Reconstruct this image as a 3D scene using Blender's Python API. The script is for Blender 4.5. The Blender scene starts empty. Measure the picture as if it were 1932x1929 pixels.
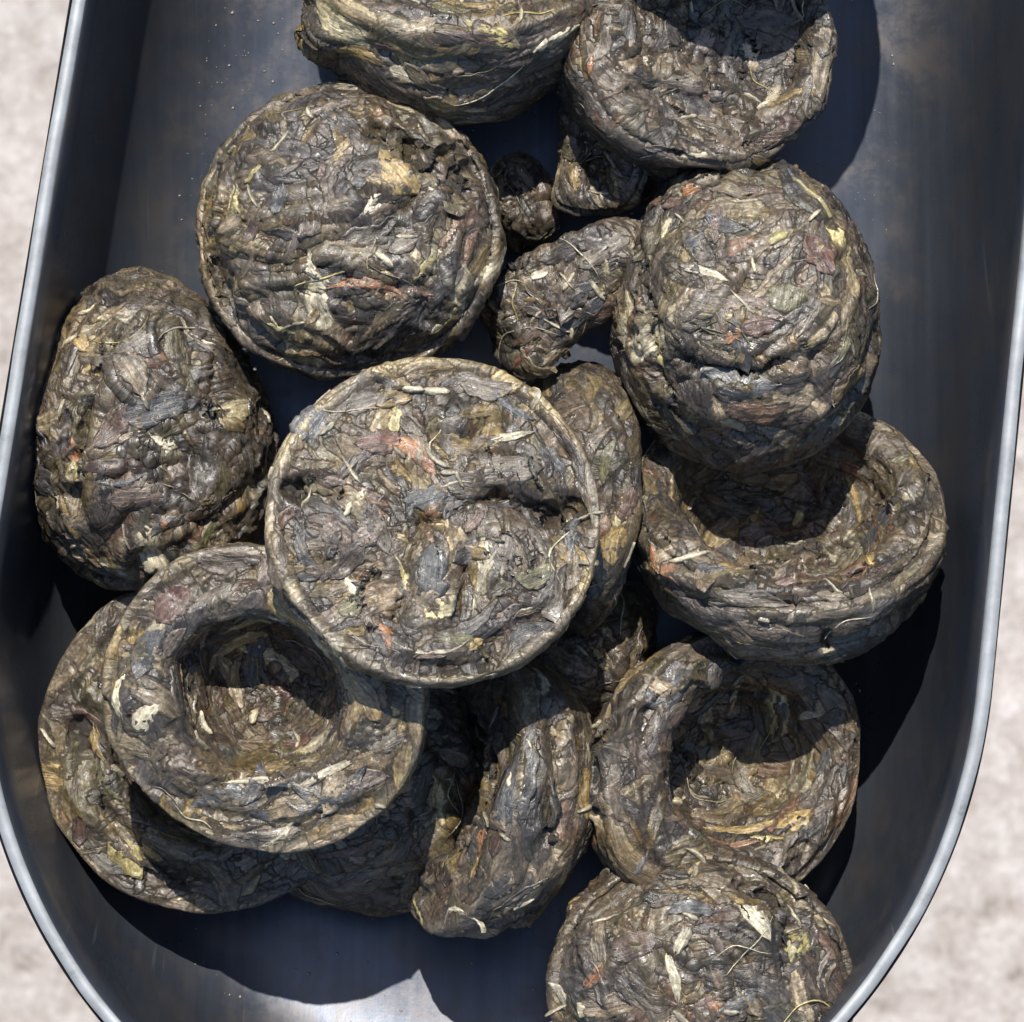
import bpy, bmesh, math, random
import numpy as np
from mathutils import Vector, Matrix
from mathutils.bvhtree import BVHTree

# ------------------------------------------------------------------ camera, sky, sun, exposure
S = 0.01                                   # everything below is written in centimetres
scene = bpy.context.scene
C = scene.collection
CAM_Z = 42.0                               # camera height above the scoop's floor, cm
K = 179.0 * 40.0                           # picture units (1932 wide) times cm of depth
cam_d = bpy.data.cameras.new('camera')
cam_d.sensor_width = 36.0
cam_d.lens = 36.0 * 40.0 / (1932 / 179.0)
cam_d.clip_start = 0.01
cam_d.clip_end = 50.0
cam_d.dof.use_dof = True
cam_d.dof.focus_distance = 39.0 * S
cam_d.dof.aperture_fstop = 100.0
cam = bpy.data.objects.new('camera', cam_d)
cam.location = (0, 0, CAM_Z * S)
C.objects.link(cam)
scene.camera = cam

ELEV = math.radians(56)
AZ = math.radians(5)                      # sun stands at the top of the picture, a little to the left
sun_dir = Vector((math.sin(AZ) * math.cos(ELEV), -math.cos(AZ) * math.cos(ELEV), -math.sin(ELEV)))
world = bpy.data.worlds.new('World')
scene.world = world
world.use_nodes = True
wn = world.node_tree
sky = wn.nodes.new('ShaderNodeTexSky')
sky.sky_type = 'NISHITA'
sky.sun_disc = False
sky.sun_elevation = ELEV
sky.sun_rotation = -AZ
sky.air_density = 1.0
sky.dust_density = 0.6
wn.links.new(sky.outputs[0], wn.nodes['Background'].inputs[0])
wn.nodes['Background'].inputs[1].default_value = 0.12
sl = bpy.data.lights.new('sun', 'SUN')
sl.energy = 5.0
sl.angle = math.radians(0.5)
sl.color = (1.0, 0.955, 0.88)
so = bpy.data.objects.new('sun', sl)
so.rotation_euler = sun_dir.to_track_quat('-Z', 'Y').to_euler()
so.location = (-0.2, 1.0, 1.5)
C.objects.link(so)
scene.view_settings.view_transform = 'Standard'
scene.view_settings.look = 'None'
scene.view_settings.exposure = 0.5
scene.view_settings.gamma = 1.0

def at(px, py, z):
    """point at height z (cm) for a position measured on the 1932-wide picture"""
    f = (CAM_Z - z) / K
    return np.array([(px - 966) * f, (964.5 - py) * f, z])

def topx(P):
    f = K / (CAM_Z - P[:, 2])
    return 966 + P[:, 0] * f, 964.5 - P[:, 1] * f

# ------------------------------------------------------------------ noise in numpy
def _hash(ix, iy, iz, seed):
    h = (ix.astype(np.uint32) * np.uint32(374761393) + iy.astype(np.uint32) * np.uint32(668265263)
         + iz.astype(np.uint32) * np.uint32(2147483647 & 1274126177) + np.uint32((seed * 2654435761) & 0xffffffff))
    h = (h ^ (h >> np.uint32(13))) * np.uint32(1274126177)
    h = h ^ (h >> np.uint32(16))
    return (h & np.uint32(0xffffff)).astype(np.float32) / 16777215.0

def vnoise(P, seed=0):
    P = P + 1000.0
    I = np.floor(P).astype(np.int64)
    F = (P - I).astype(np.float32)
    F = F * F * (3 - 2 * F)
    x, y, z = I[:, 0], I[:, 1], I[:, 2]
    out = 0
    for dx in (0, 1):
        wx = F[:, 0] if dx else 1 - F[:, 0]
        for dy in (0, 1):
            wy = F[:, 1] if dy else 1 - F[:, 1]
            for dz in (0, 1):
                wz = F[:, 2] if dz else 1 - F[:, 2]
                out = out + wx * wy * wz * _hash(x + dx, y + dy, z + dz, seed)
    return out * 2 - 1

def fbm(P, seed=0, octs=3, gain=0.5):
    a, s, t = 1.0, 0, 0
    for o in range(octs):
        s = s + a * vnoise(P * (2.03 ** o) + o * 17.3, seed + o)
        t += a
        a *= gain
    return s / t

# ------------------------------------------------------------------ materials
def new_mat(name):
    m = bpy.data.materials.new(name)
    m.use_nodes = True
    nt = m.node_tree
    return m, nt, nt.nodes['Principled BSDF']

def node(nt, t, **kw):
    n = nt.nodes.new(t)
    for k, v in kw.items():
        if k.startswith('i_'):
            key = k[2:]
            key = int(key) if key.isdigit() else key.replace('_', ' ')
            n.inputs[key].default_value = v
        else:
            setattr(n, k, v)
    return n

def ramp(nt, pts):
    r = nt.nodes.new('ShaderNodeValToRGB')
    els = r.color_ramp.elements
    while len(els) < len(pts):
        els.new(0.5)
    for e, (p, c) in zip(els, pts):
        e.position = p
        e.color = (c, c, c, 1) if not hasattr(c, '__len__') else (*c, 1)
    return r

def tea_material():
    m, nt, b = new_mat('pressed_tea')
    L = nt.links.new
    col = node(nt, 'ShaderNodeAttribute', attribute_name='col')
    luv = node(nt, 'ShaderNodeAttribute', attribute_name='luv')
    tc = node(nt, 'ShaderNodeTexCoord')
    # wrinkles that run along each leaf
    mp = node(nt, 'ShaderNodeMapping')
    mp.inputs['Scale'].default_value = (3.0, 22.0, 1.0)
    L(luv.outputs['Vector'], mp.inputs[0])
    wr = node(nt, 'ShaderNodeTexNoise', i_Scale=1.0, i_Detail=5.0, i_Roughness=0.65, i_Distortion=0.6)
    L(mp.outputs[0], wr.inputs['Vector'])
    fine = node(nt, 'ShaderNodeTexNoise', i_Scale=2600.0, i_Detail=4.0, i_Roughness=0.7)
    L(tc.outputs['Object'], fine.inputs['Vector'])
    mid = node(nt, 'ShaderNodeTexNoise', i_Scale=900.0, i_Detail=4.0, i_Roughness=0.6, i_Distortion=1.2)
    L(tc.outputs['Object'], mid.inputs['Vector'])
    # colour: leaf colour, veined and speckled
    r1 = ramp(nt, [(0.30, 0.42), (0.5, 0.95), (0.62, 1.5), (0.72, 2.3)])
    L(wr.outputs[0], r1.inputs[0])
    r2 = ramp(nt, [(0.35, 0.6), (0.52, 1.0), (0.66, 1.5)])
    L(fine.outputs[0], r2.inputs[0])
    m1 = node(nt, 'ShaderNodeMix', data_type='RGBA', blend_type='MULTIPLY')
    m1.inputs[0].default_value = 1.0
    L(col.outputs['Color'], m1.inputs[6]); L(r1.outputs[0], m1.inputs[7])
    m2 = node(nt, 'ShaderNodeMix', data_type='RGBA', blend_type='MULTIPLY')
    m2.inputs[0].default_value = 1.0
    L(m1.outputs[2], m2.inputs[6]); L(r2.outputs[0], m2.inputs[7])
    L(m2.outputs[2], b.inputs['Base Color'])
    rr = ramp(nt, [(0.34, 0.24), (0.62, 0.50)])
    L(mid.outputs[0], rr.inputs[0])
    L(rr.outputs[0], b.inputs['Roughness'])
    b.inputs['Specular IOR Level'].default_value = 0.82
    bu1 = node(nt, 'ShaderNodeBump', i_Strength=0.85, i_Distance=0.00030)
    L(wr.outputs[0], bu1.inputs['Height'])
    bu2 = node(nt, 'ShaderNodeBump', i_Strength=0.6, i_Distance=0.00020)
    L(mid.outputs[0], bu2.inputs['Height']); L(bu1.outputs[0], bu2.inputs['Normal'])
    bu3 = node(nt, 'ShaderNodeBump', i_Strength=0.4, i_Distance=0.00005)
    L(fine.outputs[0], bu3.inputs['Height']); L(bu2.outputs[0], bu3.inputs['Normal'])
    L(bu3.outputs[0], b.inputs['Normal'])
    return m

def steel_material():
    m, nt, b = new_mat('dull_steel')
    L = nt.links.new
    tc = node(nt, 'ShaderNodeTexCoord')
    n1 = node(nt, 'ShaderNodeTexNoise', i_Scale=28.0, i_Detail=6.0, i_Roughness=0.6, i_Distortion=0.5)
    L(tc.outputs['Object'], n1.inputs['Vector'])
    mp = node(nt, 'ShaderNodeMapping')
    mp.inputs['Scale'].default_value = (900, 26, 100)
    mp.inputs['Rotation'].default_value = (0, 0, 0.1)
    L(tc.outputs['Object'], mp.inputs[0])
    n2 = node(nt, 'ShaderNodeTexNoise', i_Scale=1.0, i_Detail=4.0, i_Roughness=0.6)
    L(mp.outputs[0], n2.inputs['Vector'])
    n3 = node(nt, 'ShaderNodeTexNoise', i_Scale=1500.0, i_Detail=3.0, i_Roughness=0.8)
    L(tc.outputs['Object'], n3.inputs['Vector'])
    c = ramp(nt, [(0.3, (0.058, 0.067, 0.086)), (0.55, (0.076, 0.088, 0.112)), (0.75, (0.096, 0.109, 0.134))])
    L(n1.outputs[0], c.inputs[0])
    c2 = ramp(nt, [(0.3, 0.86), (0.7, 1.14)])
    L(n2.outputs[0], c2.inputs[0])
    mx = node(nt, 'ShaderNodeMix', data_type='RGBA', blend_type='MULTIPLY')
    mx.inputs[0].default_value = 1.0
    L(c.outputs[0], mx.inputs[6]); L(c2.outputs[0], mx.inputs[7])
    # brown tea dust film in patches
    n4 = node(nt, 'ShaderNodeTexNoise', i_Scale=110.0, i_Detail=8.0, i_Roughness=0.75, i_Distortion=0.2)
    L(tc.outputs['Object'], n4.inputs['Vector'])
    r4 = ramp(nt, [(0.46, 0.0), (0.70, 0.55)])
    L(n4.outputs[0], r4.inputs[0])
    mx2 = node(nt, 'ShaderNodeMix', data_type='RGBA')
    L(r4.outputs[0], mx2.inputs[0]); L(mx.outputs[2], mx2.inputs[6])
    mx2.inputs[7].default_value = (0.13, 0.10, 0.075, 1)
    # fine scratches along the scoop
    ms = node(nt, 'ShaderNodeMapping')
    ms.inputs['Scale'].default_value = (1500, 22, 60); ms.inputs['Rotation'].default_value = (0, 0, 0.35)
    L(tc.outputs['Object'], ms.inputs[0])
    n5 = node(nt, 'ShaderNodeTexNoise', i_Scale=1.0, i_Detail=2.0, i_Roughness=0.5)
    L(ms.outputs[0], n5.inputs['Vector'])
    r5 = ramp(nt, [(0.70, 0.0), (0.76, 0.30)])
    L(n5.outputs[0], r5.inputs[0])
    mx3 = node(nt, 'ShaderNodeMix', data_type='RGBA')
    L(r5.outputs[0], mx3.inputs[0]); L(mx2.outputs[2], mx3.inputs[6]); mx3.inputs[7].default_value = (0.3, 0.3, 0.31, 1)
    L(mx3.outputs[2], b.inputs['Base Color'])
    b.inputs['Metallic'].default_value = 0.66
    rr = ramp(nt, [(0.38, 0.27), (0.5, 0.31), (0.62, 0.40)])
    L(n4.outputs[0], rr.inputs[0])
    L(rr.outputs[0], b.inputs['Roughness'])
    bu = node(nt, 'ShaderNodeBump', i_Strength=0.15, i_Distance=0.00004)
    L(n3.outputs[0], bu.inputs['Height'])
    bu2 = node(nt, 'ShaderNodeBump', i_Strength=0.03, i_Distance=0.0002)
    L(n2.outputs[0], bu2.inputs['Height']); L(bu.outputs[0], bu2.inputs['Normal'])
    L(bu2.outputs[0], b.inputs['Normal'])
    return m

def rim_material():
    m, nt, b = new_mat('worn_rim_steel')
    L = nt.links.new
    tc = node(nt, 'ShaderNodeTexCoord')
    n1 = node(nt, 'ShaderNodeTexNoise', i_Scale=300.0, i_Detail=6.0, i_Roughness=0.7)
    L(tc.outputs['Object'], n1.inputs['Vector'])
    c = ramp(nt, [(0.26, (0.18, 0.19, 0.19)), (0.38, (0.30, 0.31, 0.31)), (0.7, (0.43, 0.44, 0.44))])
    L(n1.outputs[0], c.inputs[0]); L(c.outputs[0], b.inputs['Base Color'])
    b.inputs['Metallic'].default_value = 0.45
    b.inputs['Roughness'].default_value = 0.42
    return m

def ground_material():
    m, nt, b = new_mat('pale_stone')
    L = nt.links.new
    tc = node(nt, 'ShaderNodeTexCoord')
    n1 = node(nt, 'ShaderNodeTexNoise', i_Scale=85.0, i_Detail=9.0, i_Roughness=0.74, i_Distortion=0.4)
    n2 = node(nt, 'ShaderNodeTexNoise', i_Scale=9.0, i_Detail=4.0, i_Roughness=0.6)
    for n in (n1, n2):
        L(tc.outputs['Object'], n.inputs['Vector'])
    c = ramp(nt, [(0.33, (0.16, 0.135, 0.11)), (0.41, (0.31, 0.27, 0.24)), (0.55, (0.39, 0.355, 0.325)), (0.70, (0.50, 0.47, 0.45))])
    L(n1.outputs[0], c.inputs[0])
    c2 = ramp(nt, [(0.3, (0.86, 0.85, 0.83)), (0.7, (1.06, 1.03, 1.03))])
    L(n2.outputs[0], c2.inputs[0])
    mx = node(nt, 'ShaderNodeMix', data_type='RGBA', blend_type='MULTIPLY')
    mx.inputs[0].default_value = 1.0
    L(c.outputs[0], mx.inputs[6]); L(c2.outputs[0], mx.inputs[7])
    n3 = node(nt, 'ShaderNodeTexNoise', i_Scale=420.0, i_Detail=5.0, i_Roughness=0.8)
    L(tc.outputs['Object'], n3.inputs['Vector'])
    c3 = ramp(nt, [(0.34, 0.82), (0.5, 1.06), (0.66, 1.2)])
    L(n3.outputs[0], c3.inputs[0])
    my = node(nt, 'ShaderNodeMix', data_type='RGBA', blend_type='MULTIPLY')
    my.inputs[0].default_value = 1.0
    L(mx.outputs[2], my.inputs[6]); L(c3.outputs[0], my.inputs[7])
    L(my.outputs[2], b.inputs['Base Color'])
    b.inputs['Roughness'].default_value = 0.85
    bu = node(nt, 'ShaderNodeBump', i_Strength=0.6, i_Distance=0.003)
    L(n1.outputs[0], bu.inputs['Height']); L(bu.outputs[0], b.inputs['Normal'])
    return m

TEA, STEEL, RIM, GROUND = tea_material(), steel_material(), rim_material(), ground_material()

def mesh_obj(name, V, F, mat, parent=None, loc=(0, 0, 0), smooth=True):
    """V in cm relative to loc (cm)"""
    me = bpy.data.meshes.new(name)
    V = np.asarray(V, dtype=np.float32)
    F = np.asarray(F, dtype=np.int32)
    n, k = F.shape
    me.vertices.add(len(V)); me.vertices.foreach_set('co', (V * S).ravel())
    me.loops.add(n * k); me.loops.foreach_set('vertex_index', F.ravel())
    me.polygons.add(n)
    me.polygons.foreach_set('loop_start', np.arange(0, n * k, k, dtype=np.int32))
    me.polygons.foreach_set('loop_total', np.full(n, k, dtype=np.int32))
    me.update(calc_edges=True)
    if smooth:
        me.polygons.foreach_set('use_smooth', np.ones(n, dtype=bool))
    me.materials.append(mat)
    o = bpy.data.objects.new(name, me)
    o.location = [c * S for c in loc]
    if parent is not None:
        o.parent = parent
    C.objects.link(o)
    return o

def set_attr(me, name, arr, kind):
    a = me.attributes.new(name, 'FLOAT_COLOR' if kind == 'c' else 'FLOAT_VECTOR', 'POINT')
    if kind == 'c':
        d = np.ones((len(arr), 4), dtype=np.float32); d[:, :3] = arr
        a.data.foreach_set('color', d.ravel())
    else:
        a.data.foreach_set('vector', np.asarray(arr, dtype=np.float32).ravel())

# ------------------------------------------------------------------ the setting: pale ground far below the held scoop
gv = np.array([[-3000, -3000, 0], [3000, -3000, 0], [3000, 3000, 0], [-3000, 3000, 0]], float)
g = mesh_obj('ground', gv, [[0, 1, 2, 3]], GROUND, loc=(0, 0, -62), smooth=False)
g['kind'] = 'structure'
g['label'] = 'pale pinkish beige stone ground, blurred, beyond the rim of the scoop'

# ------------------------------------------------------------------ the scoop
RIM_Z = 3.1
AX = np.array([-0.115, 0.993])
BX = np.array([0.993, 0.115])
def outline(t):
    """t in [-1,1] from the top of the left side round the end to the top of the right side -> rim point, spine point (picture units)"""
    a0, L, W, bc = 1095.0, 1060.0, 968.0, 1044.0
    ta = abs(t)
    sgn = -1 if t < 0 else 1
    if ta > 0.5:
        a = a0 - (ta - 0.5) / 0.5 * 2900.0
        w = W - (0.048 if sgn < 0 else 0.016) * (a0 - a) - 0.000075 * max(0, -200 - a) ** 2 * 0.6
        rim, sp = (a, bc + sgn * w), (a, bc)
    else:
        ang = ta / 0.5 * math.pi / 2
        rim = (a0 + L * math.cos(ang), bc + sgn * W * math.sin(ang))
        sp = (a0, bc)
    f = lambda ab: AX * ab[0] + BX * ab[1]
    return f(rim), f(sp)

BOWL = []
def build_scoop():
    root = bpy.data.objects.new('scoop', None)
    root.location = (0, 0, 0)
    root['label'] = 'dark steel scoop with pale worn rim, holding the tea cakes'
    root['category'] = 'scoop'
    C.objects.link(root)
    ts = np.concatenate([np.linspace(-1, -0.5, 40)[:-1], np.linspace(-0.5, 0.5, 141), np.linspace(0.5, 1, 40)[1:]])
    rimp, spp, nrm = [], [], []
    for t in ts:
        r, s = outline(t)
        rimp.append(at(r[0], r[1], RIM_Z)[:2]); spp.append(at(s[0], s[1], RIM_Z)[:2])
    rimp = np.array(rimp); spp = np.array(spp)
    # keep the spine short at the closed far end as well
    d = rimp - spp
    dl = np.linalg.norm(d, axis=1, keepdims=True)
    u = d / dl
    along = np.clip(np.abs(ts) / 0.5, 0, 1)           # 0 at the tip of the scoop, 1 on the straight sides
    # inner profile: inset from the rim (cm) and height
    prof = [(0.17, RIM_Z), (0.20, RIM_Z - 0.03), (0.25, 2.6), (0.33, 2.0), (0.42, 1.4), (0.55, 0.9), (0.75, 0.5), (1.0, 0.27), (1.35, 0.13), (1.8, 0.05)]
    rings = []
    for ins, z in prof:
        tip = (1 - along) ** 1.5
        P = spp + u * (dl - ins * (1 - 0.45 * tip[:, None] * (z < 2.5)))
        rings.append(np.column_stack([P, np.full(len(P), z)]))
    last = rings[-1]
    for s in np.linspace(0.9, 0.0, 14):
        P = spp + (last[:, :2] - spp) * s
        rings.append(np.column_stack([P, np.full(len(P), 0.05 * s * s)]))
    n = len(ts)
    V = np.concatenate(rings)
    # the floor climbs gently to the tip and has soft dents
    tipy = -((V[:, 0] * AX[0] * 1) - V[:, 1] * AX[1])
    run = -(V[:, 1] * AX[1] - V[:, 0] * AX[0])       # distance along the scoop towards its tip
    rise = np.clip(run - 1.2, 0, None)
    floorish = np.clip(1 - V[:, 2] / 2.5, 0, 1)
    V[:, 2] += 0.026 * rise ** 2 * floorish
    V[:, 2] += 0.02 * fbm(np.column_stack([V[:, :2] * 0.35, V[:, 2] * 0]), 5, 2) * floorish
    F = []
    for k in range(len(rings) - 1):
        for i in range(n - 1):
            F.append([k * n + i, k * n + i + 1, (k + 1) * n + i + 1, (k + 1) * n + i])
    bowl = mesh_obj('bowl', V, F, STEEL, root)
    bmb = bmesh.new(); bmb.from_mesh(bowl.data)
    BOWL.append(BVHTree.FromBMesh(bmb)); bmb.free()
    # outside skin
    prof2 = [(-0.0, RIM_Z - 0.04), (0.04, RIM_Z - 0.35), (0.1, 2.0), (0.3, 1.2), (0.6, 0.35), (1.1, -0.1), (1.9, -0.22)]
    rings2 = []
    for ins, z in prof2:
        P = spp + u * (dl - ins)
        rings2.append(np.column_stack([P, np.full(n, z)]))
    rings2.append(np.column_stack([spp, np.full(n, -0.25)]))
    V2 = np.concatenate(rings2)
    rise2 = np.clip(-(V2[:, 1] * AX[1] - V2[:, 0] * AX[0]) - 1.2, 0, None)
    V2[:, 2] += 0.026 * rise2 ** 2 * np.clip(1 - V2[:, 2] / 2.5, 0, 1)
    F2 = []
    for k in range(len(rings2) - 1):
        for i in range(n - 1):
            F2.append([k * n + i, (k + 1) * n + i, (k + 1) * n + i + 1, k * n + i + 1])
    mesh_obj('outer_skin', V2, F2, STEEL, root)
    # rounded rim band
    rp = [(0.172, RIM_Z - 0.05), (0.160, RIM_Z - 0.01), (0.135, RIM_Z + 0.012), (0.10, RIM_Z + 0.02), (0.06, RIM_Z + 0.02), (0.03, RIM_Z + 0.006), (0.018, RIM_Z - 0.03), (0.004, RIM_Z - 0.12)]
    rr = []
    wob = 0.014 * vnoise(np.column_stack([rimp * 1.7, rimp[:, :1] * 0]), 3)
    for ins, z in rp:
        P = spp + u * (dl - ins + wob[:, None])
        rr.append(np.column_stack([P, np.full(n, z)]))
    V3 = np.concatenate(rr)
    F3 = []
    for k in range(len(rr) - 1):
        for i in range(n - 1):
            F3.append([k * n + i, (k + 1) * n + i, (k + 1) * n + i + 1, k * n + i + 1])
    mesh_obj('rim', V3, F3, RIM, root)
    # closed back plate and a short tube handle beyond the top of the picture
    a, b = rimp[0], rimp[-1]
    m = (a + b) / 2
    bw = np.array([[*a, RIM_Z], [*b, RIM_Z], [*b, 0.3], [*(b * .8 + m * .2), 0.02], [*(a * .8 + m * .2), 0.02], [*a, 0.3]])
    up = np.array([-AX[0] * -1, AX[1], 0]) * 0.12
    up = np.array([0.115, 0.993, 0]) * 0.12
    bb = np.concatenate([bw, bw + up])
    bm = bmesh.new()
    vs = [bm.verts.new(p * S) for p in bb]
    bm.faces.new(vs[:6][::-1]); bm.faces.new(vs[6:])
    for i in range(6):
        bm.faces.new([vs[i], vs[(i + 1) % 6], vs[6 + (i + 1) % 6], vs[6 + i]])
    me = bpy.data.meshes.new('back_plate'); bm.to_mesh(me); bm.free()
    me.materials.append(STEEL)
    o = bpy.data.objects.new('back_plate', me); o.parent = root; C.objects.link(o)
    seg, hv, hf = 24, [], []
    ax3 = np.array([0.115, 0.993, 0]); bx3 = np.array([0.993, -0.115, 0])
    for j, (dd, r) in enumerate([(0.05, 0.9), (0.6, 0.75), (1.2, 0.7), (6.0, 0.85), (6.4, 0.7), (6.5, 0.05)]):
        for i in range(seg):
            th = 2 * math.pi * i / seg
            p = np.array([m[0], m[1], 1.9]) + ax3 * dd + bx3 * r * math.cos(th) + np.array([0, 0, r * math.sin(th)])
            hv.append(p)
    for j in range(5):
        for i in range(seg):
            hf.append([j * seg + i, j * seg + (i + 1) % seg, (j + 1) * seg + (i + 1) % seg, (j + 1) * seg + i])
    mesh_obj('handle', hv, hf, STEEL, root)
    return rimp

build_scoop()

def floor_z(x, y):
    run = -(y * AX[1] - x * AX[0])
    return 0.05 + 0.026 * max(0, run - 1.2) ** 2

# ------------------------------------------------------------------ pressed tea
def cube_sphere(n):
    lat = []
    quads = []
    base = 0
    g = np.arange(n + 1)
    A, B = np.meshgrid(g, g, indexing='ij')
    pts, qs = [], []
    for ax in range(3):
        for sg in (0, n):
            P = np.zeros(((n + 1) ** 2, 3), dtype=np.int64)
            o = [i for i in range(3) if i != ax]
            P[:, ax] = sg; P[:, o[0]] = A.ravel(); P[:, o[1]] = B.ravel()
            pts.append(P)
            i = np.arange((n + 1) ** 2).reshape(n + 1, n + 1)
            q = np.stack([i[:-1, :-1], i[1:, :-1], i[1:, 1:], i[:-1, 1:]], -1).reshape(-1, 4) + base
            flip = (sg == 0) ^ (ax == 1)
            qs.append(q[:, ::-1] if flip else q)
            base += (n + 1) ** 2
    P = np.concatenate(pts); Q = np.concatenate(qs)
    key = (P[:, 0] * (n + 1) + P[:, 1]) * (n + 1) + P[:, 2]
    _, first, inv = np.unique(key, return_index=True, return_inverse=True)
    P = P[first]; Q = inv.ravel()[Q]
    X = np.tan((P / n * 2 - 1) * math.pi / 4)
    X /= np.linalg.norm(X, axis=1, keepdims=True)
    return X, Q

_cs = {}
def sphere(n):
    if n not in _cs:
        _cs[n] = cube_sphere(n)
    return _cs[n]

def vnormals(V, Q):
    a = V[Q[:, 2]] - V[Q[:, 0]]; b = V[Q[:, 3]] - V[Q[:, 1]]
    fn = np.cross(a, b)
    N = np.zeros_like(V)
    for k in range(4):
        for c in range(3):
            N[:, c] += np.bincount(Q[:, k], fn[:, c], len(V))
    return N / np.maximum(np.linalg.norm(N, axis=1, keepdims=True), 1e-12)

def bez(p0, p1, p2, p3, n=30):
    t = np.linspace(0, 1, n)[:, None]
    return (1 - t) ** 3 * p0 + 3 * (1 - t) ** 2 * t * p1 + 3 * (1 - t) * t ** 2 * p2 + t ** 3 * p3

def profile(R, H, ri, dep, lip, groove=0.09):
    """half section, face at z=0 looking +z, dome apex at -H; returns points from face centre to apex"""
    v = lambda r, z: np.array([r, z], float)
    seg = []
    if dep > 0.3:
        seg.append(bez(v(0, -dep), v(ri * .75, -dep), v(ri * .92, -dep * .65), v(ri * .98, -.22)))
        seg.append(bez(v(ri * .98, -.22), v(ri * 1.02, -.03), v(ri + .12, .02), v(ri + .28, .0)))
        seg.append(bez(v(ri + .28, .0), v(ri + .45, -.02), v(R - .25, -.05 - lip), v(R - .07, -.07 - lip)))
    else:
        seg.append(bez(v(0, -dep), v(ri * .6, -dep), v(ri * .9, -dep * .6), v(ri, -groove)))
        seg.append(bez(v(ri, -groove), v(ri + .06, -groove * .6), v(R - .12, .0), v(R - .06, .0)))
    e = seg[-1][-1]
    seg.append(bez(e, v(R + .0, e[1]), v(R + .01, e[1] - .05), v(R, e[1] - .16)))
    seg.append(bez(v(R, e[1] - .16), v(R * 1.0, -.55 * H), v(R * .78, -H * .93), v(R * .42, -H * .99)))
    seg.append(bez(v(R * .42, -H * .99), v(R * .25, -H * 1.01), v(R * .1, -H), v(0, -H)))
    P = np.concatenate([s if i == 0 else s[1:] for i, s in enumerate(seg)])
    return P, float(R)

PAL = [  # colour, weight
    ((0.080, 0.062, 0.044), 5.0), ((0.104, 0.080, 0.055), 4.8), ((0.062, 0.056, 0.052), 4.5), ((0.064, 0.064, 0.064), 2.0),
    ((0.120, 0.098, 0.052), 3.0), ((0.155, 0.125, 0.080), 3.0), ((0.125, 0.070, 0.042), 1.3), ((0.085, 0.048, 0.034), 0.7),
    ((0.20, 0.145, 0.050), 1.5), ((0.29, 0.245, 0.165), 1.9), ((0.070, 0.064, 0.034), 2.0), ((0.036, 0.031, 0.028), 2.8)]
PC = np.array([p[0] for p in PAL]); PC = (PC * 0.78 + np.array([0.092, 0.078, 0.056]) * 0.22) * 0.72 * np.array([1.04, 0.97, 0.92]); PW = np.array([p[1] for p in PAL]); PW = PW / PW.sum()
NAMED = dict(ochre=(0.33, 0.235, 0.10), gold=(0.30, 0.25, 0.10), orange=(0.23, 0.105, 0.045), red=(0.100, 0.050, 0.034), straw=(0.46, 0.40, 0.27),
             grey=(0.062, 0.061, 0.059), cream=(0.42, 0.37, 0.26), olive=(0.105, 0.095, 0.045), brown=(0.10, 0.068, 0.046), dark=(0.035, 0.031, 0.027),
             pink=(0.14, 0.105, 0.08), taupe=(0.115, 0.095, 0.070))

def poly_dist(px, py, pts):
    d = np.full(len(px), 1e9); tt = np.zeros(len(px))
    n = len(pts) - 1
    for i in range(n):
        x0, y0 = pts[i]; x1, y1 = pts[i + 1]
        dx, dy = x1 - x0, y1 - y0
        t = np.clip(((px - x0) * dx + (py - y0) * dy) / (dx * dx + dy * dy), 0, 1)
        dd = np.hypot(px - x0 - t * dx, py - y0 - t * dy)
        m = dd < d
        d[m] = dd[m]; tt[m] = (i + t[m]) / n
    return d, tt

CAKES = []
def rot_axis(tx, ty, down=False):
    """frame whose z axis leans tx degrees to picture right and ty degrees to picture top"""
    z = np.array([math.tan(math.radians(tx)), math.tan(math.radians(ty)), 1.0]) if abs(tx) < 88 and abs(ty) < 88 else np.array([1.0 if tx > 0 else -1.0, 0, 0.05])
    z /= np.linalg.norm(z)
    if down:
        z = -z
    x = np.array([1.0, 0, 0]) if abs(z[0]) < 0.9 else np.array([0, 1.0, 0])
    x = x - z * x.dot(z); x /= np.linalg.norm(x)
    y = np.cross(z, x)
    return np.column_stack([x, y, z])

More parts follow.
